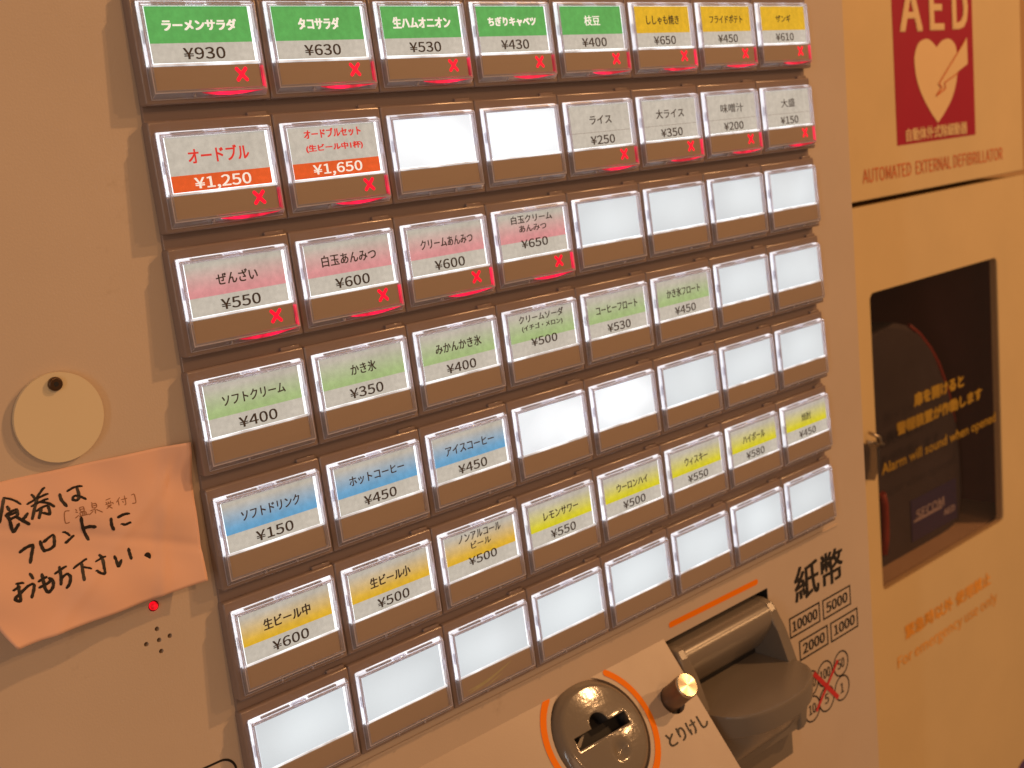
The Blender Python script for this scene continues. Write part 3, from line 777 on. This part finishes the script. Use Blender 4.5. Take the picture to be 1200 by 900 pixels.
# ------------------------------------------------------------------ the paper note
def bil(c, u, v):
    a = c[0]*(1-u)+c[1]*u; b = c[3]*(1-u)+c[2]*u
    return a*(1-v)+b*v
def corner(px, z): x, y = on_panel(px[0], px[1], z); return Vector((x, y, z))
cTR, cBR, cBL = corner((219, 517), -.150), corner((243, 680), -.02), corner((22, 762), .15)
cTL = corner((0, 565), -.155) + (corner((0, 565), -.155)-cTR)*.17
C4 = [cTL, cTR, cBR, cBL]
def note(u, v, h=0.):
    p = bil(C4, u, v)
    z = p.z + .012*math.sin(3.1*u+1.0)*v*(1-v)*4 - .020*math.sin(math.pi*u)*v*v
    p.x -= .14*(1-u)**4*v*(1-v)*4
    z += .014*math.sin(9*u+4*v)*v + .010*math.sin(13*v-5*u) + .006*math.sin(21*u-9*v)
    z += .045*max(0, u-.86)/.14*max(0, .42-v)/.42 - .06*max(0, 1-abs((u-.90)+.35*(v-.2))/.03)*max(0, 1-abs(v-.24)/.20)*.35
    for a_, b_, c_, k_ in ((.75, .66, .80, .012), (-.5, .9, .18, -.010), (.98, .15, .88, .016)):
        z += k_*max(0, 1-abs(a_*u+b_*v-c_)/.05)*min(1, 4*v)
    return Vector((p.x, p.y, z+h))
def note_uv(px):
    u, v = .5, .5
    def prj(q):
        d = Vector((q.x-CC[0], q.y-CC[1], q.z-CC[2])); c = [sum(RC[i][k]*d[k] for k in range(3)) for i in range(3)]
        return 600+FPX*c[0]/c[2], 450+FPX*c[1]/c[2]
    for _ in range(12):
        a = prj(note(u, v)); e = 1e-3; b = prj(note(u+e, v)); c = prj(note(u, v+e))
        j11, j21, j12, j22 = (b[0]-a[0])/e, (b[1]-a[1])/e, (c[0]-a[0])/e, (c[1]-a[1])/e
        r1, r2 = px[0]-a[0], px[1]-a[1]; dt = j11*j22-j12*j21
        u += (r1*j22-j12*r2)/dt; v += (j11*r2-j21*r1)/dt
    return u, v
npos = W(-.8, -3.0, -.13)
def NL(q): return L(q.x+.8, q.y+3.0, q.z+.13)
nt_ = thing('paper_note', 'salmon paper note with black handwriting stuck left of the buttons', 'note', npos)
bm = bmesh.new(); nu, nv = 60, 46
G = [[bm.verts.new(NL(note(i/nu, j/nv))) for i in range(nu+1)] for j in range(nv+1)]
for j in range(nv):
    for i in range(nu): bm.faces.new((G[j][i], G[j+1][i], G[j+1][i+1], G[j][i+1])).smooth = True
r_ = bmesh.ops.extrude_face_region(bm, geom=list(bm.faces))
bmesh.ops.translate(bm, vec=L(0, 0, -.0035), verts=[g for g in r_['geom'] if isinstance(g, bmesh.types.BMVert)])
M['note'] = plastic('salmon_note_paper', (.80, .50, .375), .7, .04, 1.0, 70)
build('sheet', bm, M['note'], nt_)
def o1(p): return (p[0]/10, 550+p[1]/10)
def o2(p): return (60+p[0]/10, 560+p[1]/10)
def o3(p): return (p[0]/10, 620+p[1]/10)
def o4(p): return (80+p[0]/10, 610+p[1]/10)
INK = [(o1, [[(-6, 620), (25, 450), (45, 340)], [(45, 340), (150, 365), (235, 410)], [(85, 440), (108, 482)], [(68, 540), (130, 500), (195, 472)], [(195, 472), (205, 520), (195, 560)], [(105, 540), (185, 510)], [(110, 590), (190, 555)],
             [(70, 540), (110, 590), (155, 735), (190, 690), (220, 640)], [(320, 520), (285, 570), (250, 592)], [(190, 562), (250, 592), (340, 640)],
             [(370, 300), (410, 350)], [(515, 220), (450, 310), (425, 370)], [(325, 410), (430, 350), (555, 290)], [(375, 435), (470, 385), (555, 350)], [(440, 330), (410, 440), (378, 580)], [(480, 390), (560, 400), (630, 435)], [(430, 490), (550, 430), (580, 525), (500, 512)], [(485, 460), (457, 570)],
             [(700, 295), (720, 360), (780, 430)], [(795, 255), (870, 215), (955, 200)], [(900, 215), (925, 310), (905, 365), (855, 355), (875, 315), (940, 325), (1000, 350)],
             [(740, 740), (775, 750), (810, 775)], [(860, 780), (820, 820), (770, 860)]]),
       (o2, [[(350, 465), (370, 580), (435, 725)], [(380, 590), (450, 570), (520, 575)], [(700, 480), (710, 560), (735, 605)], [(785, 460), (850, 430), (910, 422)], [(825, 545), (870, 550), (925, 525)]]),
       (o3, [[(470, 145), (490, 210), (520, 260)], [(510, 150), (570, 105), (620, 75), (635, 120), (635, 200)], [(520, 255), (580, 240), (635, 195)],
             [(235, 270), (300, 220), (370, 190), (385, 210), (370, 300), (355, 395)],
             [(195, 645), (270, 635)], [(160, 720), (230, 680)], [(210, 650), (225, 740), (240, 840), (175, 825), (230, 760), (330, 670), (390, 650), (397, 700), (372, 800)], [(350, 525), (385, 580)],
             [(490, 530), (510, 620), (530, 700), (570, 740), (620, 680), (620, 610), (575, 575)], [(455, 615), (540, 565)], [(465, 685), (560, 635), (590, 600)],
             [(650, 520), (770, 440)], [(695, 445), (715, 560), (715, 645)], [(720, 580), (780, 530), (825, 560), (815, 640), (785, 685)],
             [(865, 460), (1005, 355)], [(955, 400), (970, 500), (990, 600)], [(975, 450), (1065, 468)]]),
       (o4, [[(330, 480), (430, 425)], [(365, 405), (400, 450), (420, 560), (425, 620), (380, 620), (335, 590)], [(540, 420), (565, 480), (590, 540), (620, 465)], [(705, 330), (720, 390), (738, 445)]])]
PEN = [(o2, [[(210, 385), (160, 395), (155, 460), (170, 530), (215, 520)], [(940, 200), (970, 192), (985, 240), (990, 290), (950, 298)],
             [(285, 370), (300, 385)], [(285, 400), (310, 405)], [(285, 470), (320, 440)], [(330, 350), (375, 340), (385, 385), (345, 390), (330, 350)], [(340, 370), (380, 362)], [(335, 410), (400, 395), (410, 430)], [(335, 410), (345, 440)], [(365, 405), (370, 435)], [(385, 400), (390, 432)], [(330, 450), (440, 425)],
             [(470, 290), (480, 300)], [(475, 310), (520, 300), (530, 340), (485, 350), (475, 310)], [(480, 330), (525, 320)], [(510, 350), (520, 415)], [(460, 385), (500, 370)], [(450, 430), (490, 390)], [(530, 370), (600, 400)],
             [(640, 260), (690, 240)], [(640, 285), (650, 300)], [(665, 280), (672, 295)], [(695, 270), (690, 290)], [(635, 315), (715, 290), (725, 305)], [(655, 330), (705, 315), (650, 360)], [(665, 330), (715, 355)],
             [(800, 230), (765, 285)], [(785, 265), (795, 320)], [(820, 255), (885, 240)], [(855, 210), (875, 300), (860, 315)], [(835, 275), (845, 285)]])]
def strokes(name, sets, width, h, mat, parent):
    bm = bmesh.new(); k_ = 0
    for f, ss in sets:
        for s in ss:
            uv = [note_uv(f(p)) for p in s]
            P_ = [Vector((note(u, v).x, note(u, v).y)) for u, v in uv]
            # smooth the polyline (Catmull-Rom), then a ribbon with round ends that follows the sheet
            Q = []
            for i in range(len(uv)-1):
                a, b = uv[i], uv[i+1]; p0 = uv[max(0, i-1)]; p3 = uv[min(len(uv)-1, i+2)]
                for t in [j/5 for j in range(5)]:
                    Q.append(tuple(.5*((2*a[k])+(-p0[k]+b[k])*t+(2*p0[k]-5*a[k]+4*b[k]-p3[k])*t*t+(-p0[k]+3*a[k]-3*b[k]+p3[k])*t**3) for k in (0, 1)))
            Q.append(uv[-1])
            cs = [note(u, v, h+k_*1e-5) for u, v in Q]; k_ += 1
            Lr = []
            for i, p in enumerate(cs):
                d = (cs[min(i+1, len(cs)-1)]-cs[max(i-1, 0)]); d.z = 0; d.normalize(); n = Vector((-d.y, d.x, 0))
                w = width*(1+.10*math.sin(i*1.7+k_)); w *= .80 if i in (0, len(cs)-1) else 1
                Lr.append((bm.verts.new(NL(p+n*w)), bm.verts.new(NL(p-n*w))))
                if i in (0, len(cs)-1):
                    s_ = -1 if i == 0 else 1
                    fan = [bm.verts.new(NL(p+n*w*math.cos(a)+d*s_*w*math.sin(a))) for a in [math.pi*q/6 for q in range(7)]]
                    bm.faces.new(fan)
            for i in range(len(Lr)-1): bm.faces.new((Lr[i][0], Lr[i][1], Lr[i+1][1], Lr[i+1][0]))
    bmesh.ops.recalc_face_normals(bm, faces=bm.faces)
    return build(name, bm, mat, parent)
strokes('handwriting', INK, .0115, .0016, M['ink'], nt_)
strokes('pencil_writing', PEN, .0033, .0016, M['pencil'], nt_)
bm = bmesh.new(); u, v = note_uv((172.8, 652)); p = note(u, v, .0024)
bm.faces.new([bm.verts.new(NL(p+Vector((.026*math.cos(a), .030*math.sin(a), 0)))) for a in [2*math.pi*k/20 for k in range(20)]])
build('full_stop', bm, M['ink'], nt_)

# ------------------------------------------------------------------ AED cabinet
AZ = -4.0; KA = (CC[2]-AZ)/(CC[2]+.17)
def A(x, y): return (CC[0]+(x-CC[0])*KA, CC[1]+(y-CC[1])*KA)     # panel-plane reading -> cabinet plane
def on_aed(u, v, z=AZ): return on_panel(u, v, z)
xl = A(8.25, 0)[0]; xr = A(13.36, 0)[0]
yg0 = on_aed(1100, 224.5)[1]; yg1 = on_aed(1100, 218.5)[1]; ybot = A(0, -12)[1]; ytop = A(0, 4.5)[1]
ab = thing('aed_cabinet', 'cream defibrillator wall cabinet with dark window and red heart sign', 'cabinet', W((xl+xr)/2, ybot, AZ-3))
def aloc(): return W(0, 0, 0)-ab.location
wx0, wx1 = on_aed(1027, 520)[0], on_aed(1172, 450)[0]; wy0, wy1 = on_aed(1105, 652)[1], on_aed(1096, 322)[1]
bm = bmesh.new()
# body as a frame of walls so that the inside is a real cavity
box(bm, xl, xl+.12, ybot, yg0-.02, -9.4, AZ-.20); box(bm, xr-.12, xr, ybot, yg0-.02, -9.4, AZ-.20)
box(bm, xl+.12, xr-.12, ybot, ybot+.12, -9.4, AZ-.20); box(bm, xl+.12, xr-.12, yg0-.32, yg0-.02, -9.4, AZ-.20)
box(bm, xl+.06, xr-.06, yg0-.02, yg1+.01, -9.4, AZ-1.2)
box(bm, xl, xr-.03, yg1+.01, ytop, -9.4, AZ-.06, .02)
build('cabinet_shell', bm, M['aed'], ab, aloc())
bm = bmesh.new(); box(bm, xl, xr-.03, yg1, ytop, AZ-.058, AZ, .02); up = build('upper_panel', bm, M['aed'], ab, aloc())
bm = bmesh.new(); box(bm, xl+.12, xr-.12, ybot+.12, yg0-.32, -8.6, -8.4)
box(bm, xl+.125, xl+.20, ybot+.12, yg0-.32, -8.4, AZ-.25); box(bm, xr-.20, xr-.125, ybot+.12, yg0-.32, -8.4, AZ-.25)
build('lining', bm, M['lining'], ab, aloc())
ysh = wy0+.05
bm = bmesh.new(); box(bm, xl+.2, xr-.2, ysh-.30, ysh-.10, -8.4, AZ-.28); build('inner_shelf', bm, M['shelfin'], ab, aloc())
door = plate_with_holes('door', rrect(xl, xr, ybot, yg0, .03, 3), [rrect(wx0, wx1, wy0, wy1, .14, 5)], AZ-.16, AZ, M['aed'], ab, aloc())
bm = bmesh.new(); prism(bm, rrect(wx0+.004, wx1-.004, wy0+.004, wy1-.004, .136, 5), AZ-.05, AZ-.03)
glass = build('window_glass', bm, M['winglass'], door)
for i_, (body, quad, bd) in enumerate((('扉を開けると', [(1070.5, 462), (1129, 437), (1129.5, 452), (1071, 479)], .02), ('警報装置が作動します', [(1050.5, 497), (1150, 452), (1151, 466), (1051, 513)], .02), ('Alarm will sound when opened', [(1033, 546), (1166, 481), (1167, 496), (1034, 562)], .006))):
    px_text(body, quad, M['aedye'], door, 'window_text', bd, f3=lambda x, y: L(x, y, AZ-.022), place=lambda u, v: on_panel(u, v, AZ-.022))
fa = lambda x, y: L(x, y, AZ+.006); fb = lambda x, y: L(x, y, AZ+.012); pa = on_aed
px_text('緊急時以外 使用禁止', [(1060, 736), (1160, 667), (1161, 683), (1061, 752)], M['aedor'], door, 'door_text', .015, fa, pa)
px_text('For emergency use only', [(1051.5, 772), (1167.5, 690), (1168.5, 706), (1052.5, 790)], M['aedor'], door, 'door_text', .005, fa, pa, F_SANS)
px_text('AUTOMATED  EXTERNAL DEFIBRILLATOR', [(1010.5, 198.5), (1174, 172.5), (1175, 186), (1011, 216.5)], M['aedrt'], up, 'red_text', .003, fa, pa, F_SANS)
# sign
sx0, sx1 = pa(1048, 90)[0], pa(1141, 90)[0]; sy0 = pa(1096, 164.5)[1]; sy1 = sy0+3.05*KA
bm = bmesh.new(); box(bm, sx0, sx1, sy0, sy1, AZ-.001, AZ+.005)
sign = build('heart_sign', bm, M['aedred'], up)
for ch, a0, a1 in (('A', 1054, 1080.5), ('E', 1089, 1106), ('D', 1115.5, 1134)):
    x0_, x1_ = pa(a0, 36)[0], pa(a1, 34)[0]; yb = pa((a0+a1)/2, 37 - (a0-1054)*.045)[1]
    lettering('sign_letter', ch, (x0_+x1_)/2, yb+.40, x1_-x0_, .80, fb, M['aedtext'], sign, .035, F_SANS)
HK = [(335, 277), (300, 238), (268, 229), (228, 255), (207, 320), (207, 390), (222, 480), (255, 570), (300, 655), (343, 720), (385, 655), (425, 575), (450, 480), (457, 390), (452, 300), (437, 252), (405, 227), (365, 240)]
def smooth_loop(K, n=6, keep=(0, 9)):
    out = []; N_ = len(K)
    for i in range(N_):
        a, b = Vector(K[i]), Vector(K[(i+1) % N_])
        p0 = a-(b-a)*.0 if i in keep else Vector(K[i-1]); p3 = b if (i+1) % N_ in keep else Vector(K[(i+2) % N_])
        for j in range(n):
            t = j/n; out.append(.5*((2*a)+(-p0+b)*t+(2*p0-5*a+4*b-p3)*t*t+(-p0+3*a-3*b+p3)*t**3))
    return out
flat_poly('heart', [pa(1030+q.x/5, q.y/5) for q in smooth_loop(HK)], fb, M['aedtext'], sign)
fc = lambda x, y: L(x, y, AZ+.018)
def pxc5(x, y): return (1030+x/5, y/5)
B = [pa(*pxc5(*q)) for q in ((510, 220), (515, 375), (375, 485), (385, 515), (330, 562), (362, 512), (342, 492))]
flat_poly('bolt', B, fc, M['aedtext'], sign)
fd = lambda x, y: L(x, y, AZ+.024)
for k_, (q1, q2, w_) in enumerate((((500, 235), (345, 492), .03), ((345, 492), (362, 512), .03), ((362, 512), (330, 562), .03), ((330, 562), (383, 518), .03), ((383, 518), (377, 485), .03), ((377, 485), (455, 428), .022))):
    bar(pa(*pxc5(*q1)), pa(*pxc5(*q2)), w_, lambda x, y: L(x, y, AZ+.024+.002*k_), M['aedrt'], sign, 'bolt_outline')
px_text('自動体外式除細動器', [(1061, 151), (1132.5, 142), (1133, 156), (1061.5, 167)], M['aedtext'], sign, 'sign_text', .007, fb, pa)
# latch
tq = [on_panel(*p, AZ+.2) for p in ((1011.5, 519), (1028, 521), (1031.5, 525), (1031.5, 548), (1026, 563.5), (1012, 563))]
bm = bmesh.new(); prism(bm, tq[::-1], AZ+.02, AZ+.20, bev=.03)
lt_ = build('latch_tab', bm, M['tab'], door)
bm = bmesh.new()
def tube(bm, pts, r, n=8):
    rings = []
    for i, p in enumerate(pts):
        d = (Vector(pts[min(i+1, len(pts)-1)])-Vector(pts[max(i-1, 0)])).normalized()
        a = d.cross(Vector((.3, .9, .2))).normalized(); b = d.cross(a)
        rings.append([bm.verts.new(L(*(Vector(p)+a*r*math.cos(2*math.pi*k/n)+b*r*math.sin(2*math.pi*k/n)))) for k in range(n)])
    for i in range(len(rings)-1):
        for k in range(n): bm.faces.new((rings[i][k], rings[i][(k+1) % n], rings[i+1][(k+1) % n], rings[i+1][k])).smooth = True
    bm.faces.new(rings[0]); bm.faces.new(rings[-1])
w1 = [(*pa(1012, 506), AZ+.1), (*pa(1017, 511), AZ+.25), (*pa(1021, 517), AZ+.2), (*pa(1022, 522), AZ+.1)]
tube(bm, w1, .03); tube(bm, [(*pa(1010, 517), AZ+.1), (*pa(1024, 519), AZ+.2)], .03)
build('latch_wire', bm, M['steel'], lt_)
bm = bmesh.new(); x, y = pa(1200, 893); bm.faces.new([bm.verts.new(fa(*q)) for q in disc_pts(x-.02, y-.35, .42, n=24)])
build('purple_mark', bm, M['purple'], door)
# red fire equipment sliver right of the cabinet
# defibrillator case inside
bz = AZ-.75
bag_px = [(1040, 384), (1052, 378), (1066, 381), (1078, 391), (1091, 408), (1101, 427), (1111, 456), (1120, 494), (1127, 535), (1129, 575), (1126, 610), (1112, 624), (1092, 636), (1070, 651), (1040, 676)]
bg = [on_panel(u, v, bz) for u, v in bag_px]
left = [(xl+.35, bg[-1][1]-.15), (xl+.3, bg[0][1]-.9), (xl+.5, bg[0][1]-.25)]
case = thing('defibrillator_case', 'dark fabric case with red piping inside the cream cabinet', 'case', W(bg[7][0]-1.5, bg[-1][1], bz-1))
cl = W(0, 0, 0)-case.location
pts = (bg+left)[::-1]
bm = bmesh.new(); prism(bm, pts, bz-1.8, bz, bev=.12); build('case_body', bm, M['bag'], case, cl)
bm = bmesh.new(); tube(bm, [(x, y, bz-.02) for x, y in bg[2:8]], .040); build('piping', bm, M['piping'], case, cl)
bm = bmesh.new(); tube(bm, [(*on_panel(u, v, bz+.03), bz+.03) for u, v in ((1033, 578), (1036, 592), (1037, 610), (1037, 630), (1035, 650))], .09); build('red_handle', bm, M['piping'], case, cl)
lq = [on_panel(u, v, bz+.02) for u, v in ((1067.5, 589), (1120, 559), (1121.5, 600), (1066, 644))]
lx0, lx1 = lq[0][0], lq[1][0]; ly1 = (lq[0][1]+lq[1][1])/2; ly0 = (lq[2][1]+lq[3][1])/2
bm = bmesh.new(); box(bm, lx0, lx1, ly0, ly1, bz-.005, bz+.02); lb = build('case_label', bm, M['navy'], case, cl)
ff = lambda x, y: L(x, y, bz+.026)
lettering('brand_text', 'SECOM', lx0+(lx1-lx0)*.40, ly0+(ly1-ly0)*.60, (lx1-lx0)*.62, (ly1-ly0)*.24, ff, M['pale'], lb, .012, F_SANS)
lettering('brand_text', 'AED', lx0+(lx1-lx0)*.82, ly0+(ly1-ly0)*.30, (lx1-lx0)*.26, (ly1-ly0)*.16, ff, M['pale'], lb, .012, F_SANS)
bm = bmesh.new(); bm.faces.new([bm.verts.new(ff(x, y)) for x, y in ((lx0+.08, ly0+.40), (lx0+(lx1-lx0)*.66, ly0+.40), (lx0+(lx1-lx0)*.66, ly0+.45), (lx0+.08, ly0+.45))])
build('label_rule', bm, M['pale'], lb)
